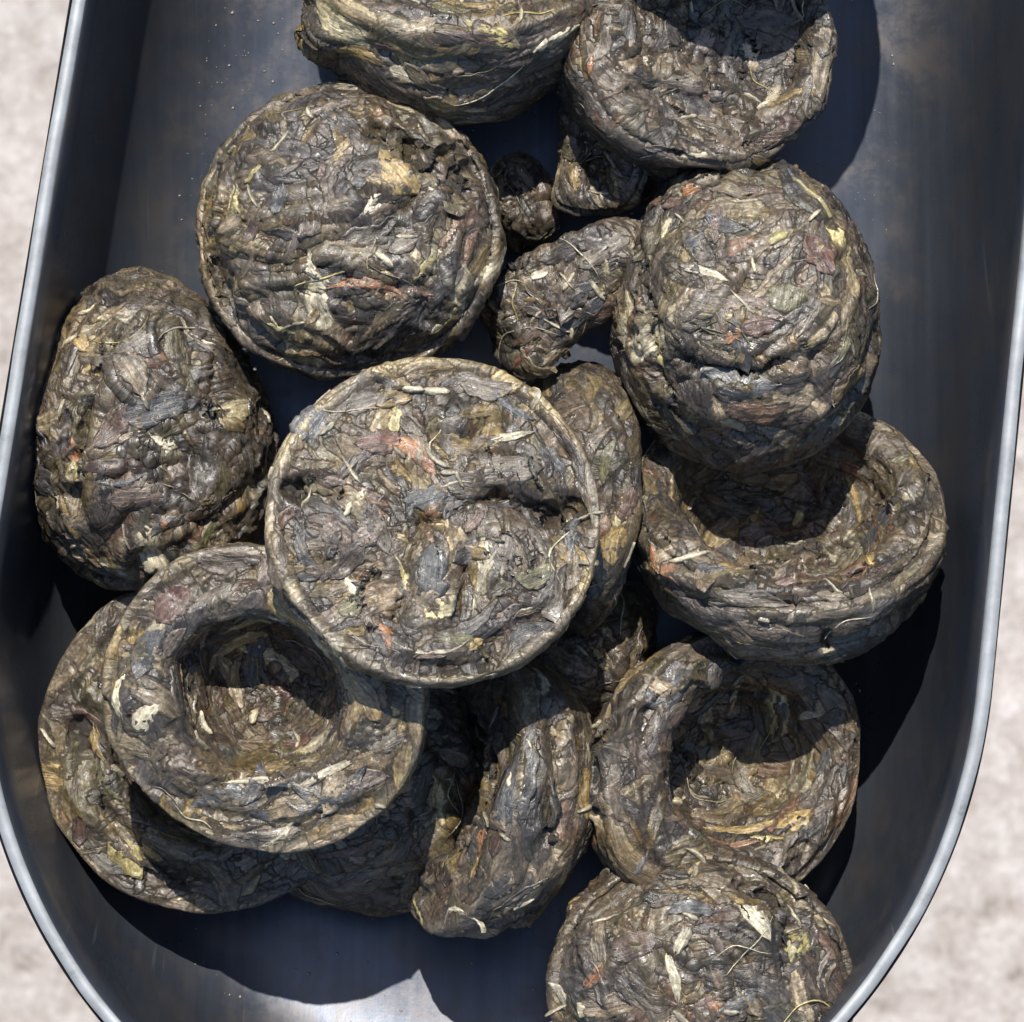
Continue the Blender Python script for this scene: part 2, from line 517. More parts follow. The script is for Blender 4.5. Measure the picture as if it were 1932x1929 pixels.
def cake(label, px, py, z, R=1.75, H=1.9, ri=0.85, dep=1.2, lip=0.0, tilt=(0, 0), down=False, sx=1.0, sy=1.0, spin=0.0, n=104, fold=0.068, warp=0.05, taper=0.0, groove=0.09,
         seed=1, flow=0.8, lump=0.045, feats=(), leaves=(), nleaf=46, nstem=9, nfib=8, hoff=(0, 0), wfreq=0.55, name='tea_cake', group='pressed tea cakes heaped in the scoop',
         axis=None, rimlight=0.5, cat='tea cake', nst=900, fk=1.0, stsz=1.0, tint=(1, 1, 1)):
    rng = np.random.default_rng(seed)
    X, Q = sphere(n)
    M = axis if axis is not None else rot_axis(*tilt, down)
    X = X + 0.42 * M[2, :]                       # finer mesh on the upper side, which has the most to show
    X = X / np.linalg.norm(X, axis=1, keepdims=True)
    P, _ = profile(R, H, ri, dep, lip, groove)
    ds = np.linalg.norm(np.diff(P, axis=0), axis=1)
    rm = (P[1:, 0] + P[:-1, 0]) / 2 + 0.12 * R
    A = np.concatenate([[0], np.cumsum(ds * rm)]); A /= A[-1]
    ph = (1 - X[:, 2]) / 2
    r = np.interp(ph, A, P[:, 0]); zz = np.interp(ph, A, P[:, 1])
    zz = zz + H * 0.45
    th = np.arctan2(X[:, 1], X[:, 0])
    rn = np.hypot(X[:, 0], X[:, 1]) + 1e-12
    L = np.column_stack([r * X[:, 0] / rn, r * X[:, 1] / rn, zz])
    if hoff[0] or hoff[1]:                       # hollow sits off the middle
        hw = np.clip(1 - (r / R) ** 2.5, 0, 1) * (ph < A[np.argmax(P[:, 0])])
        L[:, 0] += hoff[0] * hw; L[:, 1] += hoff[1] * hw
    L[:, 0] *= sx; L[:, 1] *= sy
    cs, sn = math.cos(spin), math.sin(spin)
    L[:, :2] = L[:, :2] @ np.array([[cs, sn], [-sn, cs]])
    c = at(px, py, z)
    V = L @ M.T + c
    if taper:
        V[:, 0] = c[0] + (V[:, 0] - c[0]) * (1 - taper * (V[:, 1] - c[1]) / R)
    flip = np.linalg.det(M) < 0
    N = vnormals(V, Q)
    if np.mean(np.einsum('ij,ij->i', N, V - c)) < 0:
        Q = Q[:, ::-1]; N = -N
    off = seed * 7.13
    # body shape: broad warps, lumps, folds
    V = V + warp * np.column_stack([fbm((V - c) * wfreq + off + i * 31, seed + i, 2) for i in range(3)])
    V = V + N * (lump * fbm((V - c) * 1.5 + off, seed + 9, 3))[:, None]
    # folds that run round the cake (or across the dome), like wet leaves wrung together
    ax_ = M[:, 2]; D = V - c
    hgt = D @ ax_
    rad = D - np.outer(hgt, ax_); rl = np.linalg.norm(rad, axis=1)
    ang = np.arctan2(D @ M[:, 1], D @ M[:, 0])
    wr = np.column_stack([fbm(D * 1.1 + off + i * 9, seed + 30 + i, 2) for i in range(3)])
    ring_c = np.column_stack([np.cos(ang) * 1.3, np.sin(ang) * 1.3, np.zeros(nq := len(V))]) + np.column_stack([np.zeros(nq), np.zeros(nq), (rl - hgt) * 3.2]) + 0.55 * wr
    e1 = rng.normal(size=3); e1 /= np.linalg.norm(e1)
    W = D + 0.5 * wr
    al = W @ e1
    dome_c = (W - np.outer(al, e1)) * 3.0 + np.outer(al, e1) * 0.65
    fl = np.clip(flow * 1.6 - .5, 0, 1)
    f1 = fl * (1 - 2.2 * np.abs(fbm(ring_c + off, seed + 90, 2))) + (1 - fl) * (1 - 2.2 * np.abs(fbm(dome_c + off, seed + 91, 2)))
    f2 = fl * (1 - 2.2 * np.abs(fbm(ring_c * 2.3 + off, seed + 92, 2))) + (1 - fl) * (1 - 2.2 * np.abs(fbm(dome_c * 2.2 + off, seed + 93, 2)))
    N = vnormals(V, Q)
    crisp = 1 - 0.75 * np.exp(-((r - R) / 0.13) ** 2) * np.exp(-((zz - zz[r > R - 0.12].max()) / 0.16) ** 2)   # the moulded edge stays sharp
    V = V + N * (fold * crisp * (1.15 * f1 + 0.35 * f2 - 0.6))[:, None]
    N = vnormals(V, Q)
    # hand placed folds and pits
    qx, qy = topx(V)
    up = np.clip(N[:, 2] * 3 + 0.6, 0, 1)
    sh = fbm((V - c) * 4 + off, seed + 77, 2)
    for f in feats:
        kind, pts, w, dpt = f
        if kind == 'line':
            dpt *= fk; w /= fk
        if kind == 'line':
            d, t = poly_dist(qx + 14 * sh, qy + 14 * np.roll(sh, 7), pts)
            tap = np.clip(np.minimum(t, 1 - t) * 6, 0.0, 1) ** 0.6
            V = V + N * (up * tap * dpt * np.exp(-(d / w) ** 2))[:, None]
        elif kind == 'spot':
            rx = w if not hasattr(w, '__len__') else w[0]; ry = rx if not hasattr(w, '__len__') else w[1]
            ang = 0 if not hasattr(w, '__len__') or len(w) < 3 else math.radians(w[2])
            ux = (qx - pts[0]) * math.cos(ang) - (qy - pts[1]) * math.sin(ang); uy = (qx - pts[0]) * math.sin(ang) + (qy - pts[1]) * math.cos(ang)
            d2 = (ux / rx) ** 2 + (uy / ry) ** 2
            d2 = d2 * (1 + 0.5 * sh)
            V = V + N * (up * dpt * np.exp(-np.clip(d2, 0, 40) ** 1.5))[:, None]
    N = vnormals(V, Q)
    # thousands of pressed leaves, laid one over another
    V0 = V.copy()
    Vc = V0 - c
    nv = len(V)
    h = np.zeros(nv)
    col = np.tile(np.array([0.05, 0.045, 0.036]), (nv, 1)) * (1 + 0.4 * fbm(Vc * 9, seed + 3, 2))[:, None]
    luv = np.column_stack([Vc[:, 0], Vc[:, 1], Vc[:, 2]])
    en = fbm(Vc * 6.5 + off, seed + 21, 3) * 0.55
    sn1 = vnoise(Vc * 14 + off, seed + 24)
    cell = 0.58
    lo = Vc.min(0) - 0.01
    G = np.floor((Vc - lo) / cell).astype(np.int64)
    dim = G.max(0) + 3
    key = ((G[:, 0] + 1) * dim[1] + G[:, 1] + 1) * dim[2] + G[:, 2] + 1
    order = np.argsort(key, kind='stable'); ks = key[order]
    axis_z = M[:, 2]
    # sample centres roughly by area
    cid = rng.integers(0, nv, nst * 2)
    cid = cid[N[cid, 2] > -0.45][:nst]
    sizes = np.sort(rng.gamma(2.2, 1.0, len(cid)))[::-1]
    sizes = 0.55 + 0.33 * sizes
    jig = rng.random(len(cid)) * 1.2
    sizes = sizes[np.argsort(-(sizes - jig))]
    steps = [(i, j) for i in (-1, 0, 1) for j in (-1, 0, 1)]
    fld = np.column_stack([fbm(Vc * 0.8 + off + i * 13, seed + 45 + i, 2) for i in range(3)])
    for k, ci in enumerate(cid):
        cc = Vc[ci]; nn = N[ci]
        g0 = G[ci]
        idx = []
        for i, j in steps:
            b0 = ((g0[0] + i + 1) * dim[1] + g0[1] + j + 1) * dim[2] + g0[2]
            s0, s1 = np.searchsorted(ks, [b0, b0 + 3])
            if s1 > s0:
                idx.append(order[s0:s1])
        idx = np.concatenate(idx)
        tang = np.cross(nn, axis_z)
        tl = np.linalg.norm(tang)
        rv = rng.normal(size=3); rv -= nn * rv.dot(nn); rv /= np.linalg.norm(rv)
        cv = fld[ci] - nn * fld[ci].dot(nn)
        cv = cv / (np.linalg.norm(cv) + 1e-9)
        u = cv * (1 - flow) + (tang / tl * flow * (1 if tang.dot(cv) > 0 else -1) if tl > 0.25 else cv * flow)
        u = u + rv * (0.30 if rng.random() < .75 else 1.2); u -= nn * u.dot(nn); u /= np.linalg.norm(u)
        v = np.cross(nn, u)
        a = min(0.58, 0.35 * sizes[k] * stsz * rng.uniform(0.8, 1.3)); b = min(a * rng.uniform(0.12, 0.48), 0.19)
        d = Vc[idx] - cc
        x = d @ u; y = d @ v; w = d @ nn
        y = y + rng.normal(0, 0.7) * x * x
        r2 = (x / a) ** 2 + (y / b) ** 2 + en[idx]
        m = (r2 < 1) & (np.abs(w) < 0.28) & ((N[idx] @ nn) > 0.2)
        if m.sum() < 6:
            continue
        ii = idx[m]; x = x[m]; y = y[m]; r2 = np.clip(r2[m], -1, 1)
        t = rng.uniform(0.008, 0.024) * (0.6 + sizes[k] * 0.35)
        pr = t * np.clip((1 - r2), 0, 1) ** 0.3
        ty = rng.random()
        if ty < 0.35:
            pr = pr - t * 0.8 * np.exp(-(y / (0.22 * b)) ** 2)      # mid crease
        elif ty < 0.6:
            pr = pr * (0.35 + 0.65 * np.clip((y / b) * (1 if rng.random() < .5 else -1) * 0.5 + 0.5, 0, 1)) * 1.4   # tilted sheet
        elif ty < 0.75:
            pr = pr * (0.6 + 0.9 * np.clip(1 - (y / b) ** 2, 0, 1))  # rolled leaf
        fr = rng.uniform(35, 70)
        pr = pr + 0.0045 * np.sin(y * fr + 2.0 * sn1[ii] + x * 6)
        hm = h[ii].mean()
        h[ii] = 0.42 * h[ii] + 0.58 * hm + pr
        pi = rng.choice(len(PAL), p=PW)
        cl = PC[pi] * rng.uniform(0.45, 1.65)
        if ty >= .6 and ty < .75 and rng.random() < .18:
            cl = np.array(NAMED['straw']) * rng.uniform(.5, .9)
        mixf = 0.85
        col[ii] = col[ii] * (1 - mixf) + mixf * cl * (1 + 0.35 * sn1[ii] + 0.30 * en[ii])[:, None]
        luv[ii] = np.column_stack([x, y, np.full(len(ii), k * 1.7)])
    h = h - h.mean()
    rid = np.abs(fbm(Vc * 2.6 + off, seed + 51, 3))
    h = h - 0.03 * np.exp(-(rid / 0.02) ** 2)
    rid2 = np.abs(fbm(Vc * 5.5 + off, seed + 57, 3))
    h = h - 0.010 * np.exp(-(rid2 / 0.04) ** 2)
    h = h + 0.006 * fbm(Vc * 12 + off, seed + 61, 3)
    V = V0 + N * (crisp * 0.68 * np.clip(h, -0.2, 0.2))[:, None]
    # pale scuffed dust on the sharp lip
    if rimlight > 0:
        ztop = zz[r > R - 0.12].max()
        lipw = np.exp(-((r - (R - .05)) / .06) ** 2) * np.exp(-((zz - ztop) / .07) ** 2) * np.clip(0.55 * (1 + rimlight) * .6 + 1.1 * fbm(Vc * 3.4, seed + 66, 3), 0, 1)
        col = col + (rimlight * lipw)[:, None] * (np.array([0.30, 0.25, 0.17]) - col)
    pt = fbm(Vc * 1.3 + off, seed + 71, 3)[:, None]
    col = col * (1 + np.clip(pt, 0, 1) * np.array([0.75, 0.52, -0.25]) + np.clip(-pt, 0, 1) * np.array([-0.30, -0.36, -0.40]))
    col = np.clip(col * np.array(tint), 0.008, 0.7)
    root = bpy.data.objects.new(name, None)
    root.location = [q * S for q in c]
    root['label'] = label; root['category'] = cat; root['group'] = group
    root.empty_display_size = 0.01
    C.objects.link(root)
    o = mesh_obj('pressed_body', V - c, Q, TEA, root)
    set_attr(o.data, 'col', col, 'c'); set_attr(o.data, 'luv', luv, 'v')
    bm = bmesh.new(); bm.from_mesh(o.data)
    bvh = BVHTree.FromBMesh(bm); bm.free()
    Nf = vnormals(V0, Q)
    lopt = dict(c=c, bvh=bvh, rng=rng, root=root)
    # hand placed leaves first, then the scatter
    for lf in leaves:
        lx, ly, ln, wd, ang, cn = lf[:6]
        kind = lf[6] if len(lf) > 6 else 'leaf'
        sel = np.hypot(qx - lx, qy - ly)
        cand = np.where((sel < 12) & (N[:, 2] > 0.05))[0]
        if len(cand) == 0:
            continue
        ci = cand[np.argmax(V[cand, 2])]
        an = math.radians(ang)
        u = np.array([math.cos(an), math.sin(an), 0.0])
        add_leaf(lopt, V[ci] - c, Nf[ci], u, ln / 179.0 / 2, wd / 179.0 / 2, np.array(NAMED[cn]) * rng.uniform(.9, 1.1), kind)
    cand = np.where(N[:, 2] > -0.1)[0]
    for k in range(nleaf):
        ci = rng.choice(cand)
        nn = Nf[ci]
        tang = np.cross(nn, axis_z); tl = np.linalg.norm(tang)
        u = rng.normal(size=3) * 0.5 + (tang / tl if tl > 0.25 else rng.normal(size=3))
        a = rng.uniform(0.10, 0.30) * stsz; b = a * rng.uniform(0.22, 0.5)
        add_leaf(lopt, V[ci] - c, nn, u, a, b, PC[rng.choice(len(PAL), p=PW)] * rng.uniform(.8, 1.6), 'leaf')
    for k in range(nfib):
        ci = rng.choice(cand)
        nn = Nf[ci]
        tang = np.cross(nn, axis_z); tl = np.linalg.norm(tang)
        u = rng.normal(size=3) * 0.4 + (tang / tl * flow + fld[ci] * 2 * (1 - flow) if tl > 0.25 else rng.normal(size=3))
        add_fibre(lopt, V[ci] - c, nn, u, rng.uniform(0.12, 0.45), rng.uniform(0.006, 0.014), np.array(NAMED[rng.choice(['cream', 'taupe', 'gold', 'olive', 'straw'])]) * rng.uniform(.6, 1.1))
    for k in range(nstem):
        ci = rng.choice(cand)
        u = rng.normal(size=3)
        add_leaf(lopt, V[ci] - c, Nf[ci], u, rng.uniform(0.06, 0.17), rng.uniform(0.014, 0.028), np.array(NAMED['straw']) * rng.uniform(.35, 1.0), 'stem')
    return root

def add_fibre(o, p, nn, u, half, rad, cl):
    rng, bvh = o['rng'], o['bvh']
    u = u - nn * u.dot(nn); u /= np.linalg.norm(u) + 1e-9
    v = np.cross(nn, u)
    n = 15
    bend, ph = rng.normal(0, 1.3), rng.uniform(0, 6)
    pts = []
    for t in np.linspace(-1, 1, n):
        x = t * half
        q = p + u * x + v * (bend * x * x + 0.02 * math.sin(t * 4 + ph))
        hit, _, _, d = bvh.ray_cast(Vector((q + nn * 0.3) * S), Vector(-nn), 0.6 * S)
        if hit is None:
            if len(pts) > 5:
                break
            pts = []
            continue
        pts.append((q, 0.3 - d / S))
    if len(pts) < 6:
        return
    h = np.array([a[1] for a in pts])
    h = np.clip(h, np.median(h) - .12, np.median(h) + .12)
    h = np.convolve(np.pad(h, 1, mode='edge'), [.25, .5, .25], 'valid')
    P = np.array([a[0] for a in pts]) + nn * (h + rad * 0.7)[:, None]
    n = len(P)
    V, F = [], []
    for i in range(n):
        rr = rad * (1 - abs(2 * i / (n - 1) - 1) ** 4 * 0.8)
        for a in (0, 2.094, 4.188):
            V.append(P[i] + v * rr * math.cos(a + .5) + nn * rr * math.sin(a + .5))
    for i in range(n - 1):
        for k in range(3):
            F.append([i * 3 + k, i * 3 + (k + 1) % 3, i * 3 + 3 + (k + 1) % 3, i * 3 + 3 + k])
    V = np.array(V)
    ob = mesh_obj('fibre', V, F, TEA, o['root'])
    set_attr(ob.data, 'col', np.tile(cl, (len(V), 1)), 'c')
    set_attr(ob.data, 'luv', V * 0.3, 'v')

def add_leaf(o, p, nn, u, a, b, cl, kind):
    rng, bvh = o['rng'], o['bvh']
    u = u - nn * u.dot(nn)
    if np.linalg.norm(u) < 1e-6:
        return
    u /= np.linalg.norm(u)
    v = np.cross(nn, u)
    nx, ny = ((13, 7) if a > 0.2 else (9, 5)) if kind == 'leaf' else (7, 5)
    xs = np.linspace(-1, 1, nx); ys = np.linspace(-1, 1, ny)
    bend = rng.normal(0, 0.8); asym = rng.uniform(-.3, .3)
    grid = np.zeros((nx, ny, 3)); hg = np.zeros((nx, ny)); loc = np.zeros((nx, ny, 2))
    wob = rng.normal(0, 0.13, (nx, 2))
    for i, x in enumerate(xs):
        wd = (1 - abs(x) ** 2.3) ** 0.6 if kind == 'leaf' else (1 - abs(x) ** 8) ** 0.5
        wd = max(wd, 0.12 if kind == 'leaf' else 0.5)
        for j, y in enumerate(ys):
            yy = y * wd * b * (1 + (wob[i, 0] if y < 0 else wob[i, 1])) * (1 + asym * x)
            xx = x * a * (1 - 0.08 * abs(y))
            yy += bend * xx * xx
            q = p + u * xx + v * yy
            st = Vector((q + nn * 0.3) * S)
            hit, _, _, dist = bvh.ray_cast(st, Vector(-nn), 0.62 * S)
            hg[i, j] = (0.3 - dist / S) if hit is not None else np.nan
            grid[i, j] = q; loc[i, j] = (xx, yy)
    if np.isnan(hg).sum() > 0.35 * hg.size:
        return
    hg = np.where(np.isnan(hg), np.nanmin(hg) - 0.02, hg)
    med = np.percentile(hg, 35)
    hg = np.clip(hg, med - 0.14, med + 0.12)
    for _ in range(1):
        pad = np.pad(hg, 1, mode='edge')
        hg = np.maximum(hg * .55, -9) + .45 * (pad[:-2, 1:-1] + pad[2:, 1:-1] + pad[1:-1, :-2] + pad[1:-1, 2:]) / 4 if False else 0.5 * hg + 0.125 * (pad[:-2, 1:-1] + pad[2:, 1:-1] + pad[1:-1, :-2] + pad[1:-1, 2:])
    Y = np.tile(np.abs(ys), (nx, 1)); Xg = np.tile(xs[:, None], (1, ny))
    if kind == 'leaf':
        off = 0.010 + rng.uniform(-0.022, 0.012) * Y ** 2 + rng.uniform(-0.03, 0.02) * np.clip(np.abs(Xg) - .5, 0, 1) + rng.normal(0, 0.006, (nx, ny))
        sk = 0.05
    else:
        off = b * 1.1 * np.sqrt(np.clip(1 - 0.8 * Y ** 2, 0, 1)) + 0.006 + rng.normal(0, 0.003, (nx, ny))
        sk = 0.04
    T = grid + nn * (hg + off)[:, :, None]
    V = list(T.reshape(-1, 3)); F = []
    idx = lambda i, j: i * ny + j
    for i in range(nx - 1):
        for j in range(ny - 1):
            F.append([idx(i, j), idx(i + 1, j), idx(i + 1, j + 1), idx(i, j + 1)])
    ring = [idx(i, 0) for i in range(nx)] + [idx(nx - 1, j) for j in range(1, ny)] + [idx(i, ny - 1) for i in range(nx - 2, -1, -1)] + [idx(0, j) for j in range(ny - 2, 0, -1)]
    b0 = len(V)
    cen = T.reshape(-1, 3).mean(0)
    for r_ in ring:
        V.append(V[r_] * 0.96 + cen * 0.04 - nn * sk)
    m = len(ring)
    for k in range(m):
        F.append([ring[(k + 1) % m], ring[k], b0 + k, b0 + (k + 1) % m])
    V = np.array(V)
    ob = mesh_obj(kind, V, F, TEA, o['root'])
    gx = np.tile(np.abs(xs)[:, None], (1, ny)); gy = np.tile(np.abs(ys), (nx, 1))
    edge = np.clip(np.maximum(gx, gy) ** 3, 0, 1).ravel()
    edge = np.concatenate([edge, np.ones(m)]) * 0.38
    cc = cl * (1 - edge[:, None]) + np.array([0.075, 0.06, 0.045]) * edge[:, None]
    cc = cc * (1 + 0.35 * fbm(V * 9, 5, 2))[:, None]
    set_attr(ob.data, 'col', np.clip(cc, 0.01, 0.75), 'c')
    L2 = np.zeros((len(V), 3)); L2[:nx * ny, :2] = loc.reshape(-1, 2); L2[nx * ny:, :2] = L2[ring, :2]; L2[:, 2] = rng.uniform(0, 500)
    set_attr(ob.data, 'luv', L2, 'v')

exec_cakes = True
#CAKES
# ---- the heap, roughly from the floor upwards
cake('dark tea cake in the shade, low between the hollow nest and the one on edge', 720, 1470, 1.25, R=1.6, H=1.7, tilt=(12, -12), down=True, seed=31, n=84,
     nleaf=30, rimlight=0.2, feats=[('line', [(905, 1330), (890, 1500), (850, 1650)], 14, -0.12)])
cake('lowest left tea cake showing only a yellowish crescent under the big hollow nest', 405, 1395, 1.15, R=1.80, H=1.7, ri=1.0, dep=1.0, tilt=(-8, -4), seed=32, n=104,
     flow=0.95, nleaf=40, leaves=[(240, 1590, 90, 34, -50, 'gold'), (190, 1490, 90, 30, -65, 'olive'), (165, 1400, 70, 24, -80, 'ochre'), (270, 1620, 60, 26, -30, 'ochre'), (370, 1635, 90, 14, 30, 'taupe')],
     feats=[('line', [(150, 1350), (190, 1520), (290, 1640), (420, 1680)], 26, -0.14)])
cake('tea cake standing on edge, its ochre split side to the left, bottom centre', 945, 1500, 1.75, R=1.55, H=1.35, ri=.75, dep=.7, seed=33, n=104, flow=0.9,
     axis=np.column_stack([np.array([0.30, 0.93, 0.2]) / np.linalg.norm([0.30, 0.93, 0.2]), np.array([0.35, -0.3, 0.88]) / np.linalg.norm([0.35, -0.3, 0.88]), np.array([-0.88, 0.2, 0.42]) / np.linalg.norm([-0.88, 0.2, 0.42])]),
     feats=[('line', [(905, 1330), (930, 1480), (860, 1620)], 16, -0.13), ('line', [(1050, 1330), (1045, 1500), (1030, 1600)], 16, -0.10)],
     leaves=[(900, 1590, 60, 26, 70, 'orange'), (885, 1640, 50, 20, 60, 'ochre'), (850, 1715, 120, 14, -8, 'cream'), (780, 1720, 60, 12, -35, 'gold'), (960, 1480, 170, 60, 80, 'grey'), (990, 1690, 110, 14, 38, 'taupe')])
cake('narrow tea cake wedged upright behind the central disc, beside the right-hand nest', 1045, 945, 1.6, R=1.5, H=1.0, ri=.7, dep=.6, seed=34, n=84, flow=0.95,
     axis=np.column_stack([[0.05, 1.0, 0], [0.35, 0.0, 0.93], [0.93, -0.05, -0.35]]) * np.array([1, 1, 1]), nleaf=50,
     leaves=[(1140, 880, 90, 22, 75, 'olive'), (1150, 1040, 70, 30, 80, 'ochre'), (1120, 820, 60, 26, 60, 'taupe'), (1130, 960, 90, 24, 80, 'brown')])
cake('small dark fragment of tea in the gap above the lower right nest', 1120, 1235, 1.3, R=.62, H=.8, ri=.3, dep=.1, seed=35, n=48, down=True, tilt=(10, 20), sy=1.5, spin=0.6, nleaf=10, nstem=3,
     nst=300, stsz=.8, name='tea_fragment', cat='tea fragment', group='loose fragments of pressed tea', leaves=[(1125, 1235, 60, 20, -60, 'gold')])
cake('small blackish crumb of tea in deep shade right of the upper left cake', 985, 375, 1.2, warp=.2, wfreq=1.6, R=.42, H=.8, ri=.2, dep=.05, seed=36, n=40, down=True, nleaf=8, nstem=2, nst=200, stsz=.7, sy=1.15,
     name='tea_fragment', cat='tea fragment', group='loose fragments of pressed tea')
cake('tattered flat flake of tea bridging the upper left and right cakes', 1045, 570, 2.3, R=.52, H=.30, ri=.3, dep=.06, seed=37, n=72, down=True, tilt=(-12, -18), sx=2.05, sy=.92, taper=-.35, spin=-0.80, warp=.24, wfreq=1.3, fold=.04, nleaf=30, nstem=6, nst=500,
     stsz=.9, flow=.3, lump=.12, name='tea_fragment', cat='tea fragment', group='loose fragments of pressed tea',
     leaves=[(1080, 520, 170, 60, 42, 'taupe'), (1010, 610, 150, 46, 48, 'brown'), (1060, 580, 160, 40, 45, 'grey'), (1125, 470, 110, 50, 30, 'taupe'), (1100, 600, 130, 24, 45, 'grey'), (980, 670, 70, 24, 40, 'red'), (1020, 510, 40, 16, 20, 'cream')])
cake('knobbly lump of tea with a hollow eye, hanging under the top right cake', 1150, 300, 1.75, warp=.2, wfreq=1.3, R=.62, H=.9, ri=.22, dep=.32, tilt=(-20, -5), seed=38, n=64, nleaf=16, nstem=4, nst=380, stsz=.8,
     name='tea_fragment', cat='tea fragment', group='loose fragments of pressed tea', sy=1.1,
     leaves=[(1110, 290, 80, 16, 50, 'olive'), (1195, 330, 60, 14, 60, 'taupe')])
cake('tea cake cut by the top edge, with a shaded hollow in its right side', 1290, 104, 2.0, R=1.42, H=2.0, ri=1.0, dep=.34, hoff=(.22, .05), tilt=(12, 8), seed=39, n=104, lump=.13, flow=.7, sx=1.0, sy=1.0,
     feats=[('spot', (1440, 110), (80, 90, 0), -0.05), ('line', [(1180, 130), (1330, 170), (1450, 230)], 22, 0.12), ('spot', (1215, 60), (60, 60, 0), 0.16), ('line', [(1300, 235), (1400, 265), (1500, 270)], 12, -0.05)],
     leaves=[(1150, 60, 130, 30, 75, 'taupe'), (1270, 165, 150, 26, -12, 'taupe'), (1330, 60, 60, 40, 60, 'pink'), (1110, 120, 40, 14, 80, 'orange'), (1460, 170, 60, 18, 60, 'cream'), (1530, 170, 90, 16, 80, 'taupe')])
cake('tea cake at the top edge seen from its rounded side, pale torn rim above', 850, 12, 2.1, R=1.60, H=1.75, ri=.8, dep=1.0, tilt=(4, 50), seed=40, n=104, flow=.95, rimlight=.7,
     feats=[('spot', (610, 70), (50, 45, 0), 0.2)],
     leaves=[(1060, 75, 110, 26, 15, 'cream'), (930, 50, 120, 24, -20, 'gold'), (850, 10, 80, 26, -30, 'olive'), (720, 95, 60, 20, 20, 'red'), (600, 90, 40, 20, 60, 'taupe')])
cake('tea cake lying beyond the top edge whose shadow falls across the scoop', 1350, -400, 3.2, R=1.75, H=1.9, tilt=(5, 5), seed=41, n=48, nleaf=6, nstem=0, nst=200)
cake('second tea cake beyond the top edge, shading the floor left of the heap', 850, -330, 3.0, R=1.7, H=1.9, tilt=(0, -5), down=True, seed=42, n=48, nleaf=6, nstem=0, nst=200)
cake('left-hand tea cake against the scoop wall, rounded side up, orange nick at its edge', 290, 826, 1.95, R=1.68, H=1.75, ri=.8, dep=1.0, tilt=(14, -4), down=True, sx=.80, sy=1.04, taper=.16, spin=-0.1, seed=43, lump=.07, flow=.35,
     rimlight=.25,
     feats=[('line', [(235, 620), (190, 700), (160, 780), (148, 900), (160, 980)], 11, -0.15), ('line', [(150, 905), (220, 900), (300, 880), (360, 865)], 6, -0.05), ('line', [(365, 1000), (430, 950), (490, 890)], 16, -0.1), ('spot', (400, 760), (40, 30, 30), -0.06)],
     leaves=[(315, 843, 60, 20, -18, 'cream'), (128, 860, 50, 22, 85, 'orange'), (132, 895, 40, 22, 75, 'gold'), (365, 630, 90, 12, -40, 'cream'), (400, 650, 70, 14, -20, 'taupe'), (150, 640, 50, 26, -50, 'ochre'), (125, 636, 45, 10, 3, 'cream'), (250, 940, 110, 60, 5, 'brown'), (230, 905, 110, 12, 8, 'grey'), (315, 995, 26, 12, 80, 'orange'), (215, 1085, 60, 14, -55, 'cream'), (400, 1010, 120, 30, 35, 'olive'), (300, 760, 150, 60, 15, 'grey'), (250, 640, 90, 50, 40, 'taupe')])
cake('upper left tea cake with a bulging glossy top and a dark crescent gap', 668, 452, 2.05, R=1.60, H=1.7, ri=1.50, dep=-.72, groove=.01, tilt=(-4, 4), sx=1.0, sy=.96, spin=-0.3, seed=44, flow=.3, n=112, rimlight=.5,
     feats=[('line', [(690, 235), (760, 265), (830, 320), (890, 370)], 22, -0.26), ('line', [(450, 300), (420, 400), (400, 480), (430, 580), (520, 650), (640, 680), (780, 670), (880, 620)], 9, -0.06), ('spot', (845, 325), (26, 22, 0), -0.15), ('line', [(700, 430), (760, 400), (790, 350)], 9, -0.08),
            ('line', [(560, 470), (640, 520), (740, 545), (830, 520)], 10, -0.09), ('spot', (690, 380), (60, 60, 0), 0.1), ('spot', (600, 420), (60, 80, 20), 0.06)],
     leaves=[(755, 325, 110, 60, -50, 'ochre'), (640, 280, 80, 18, 65, 'ochre'), (670, 265, 60, 16, -60, 'brown'), (728, 492, 42, 12, -40, 'straw', 'stem'), (800, 515, 45, 8, 55, 'gold', 'stem'), (700, 545, 150, 24, -8, 'orange'), (760, 545, 90, 18, 8, 'red'),
             (600, 520, 90, 30, -60, 'cream'), (520, 380, 60, 34, 75, 'grey'), (550, 470, 60, 26, 70, 'taupe'), (700, 440, 110, 34, 10, 'taupe'), (760, 455, 70, 30, 35, 'taupe'), (850, 325, 60, 24, -25, 'red'), (860, 340, 44, 12, -20, 'pink'), (650, 182, 60, 14, 22, 'taupe'), (610, 190, 110, 22, 22, 'brown'),
             (430, 380, 80, 14, 65, 'olive'), (860, 610, 130, 16, 28, 'gold'), (810, 640, 80, 14, 20, 'olive'), (470, 330, 50, 12, 50, 'gold'), (520, 620, 60, 14, -20, 'gold'), (700, 380, 50, 12, 50, 'cream'), (680, 340, 30, 26, 0, 'grey')])
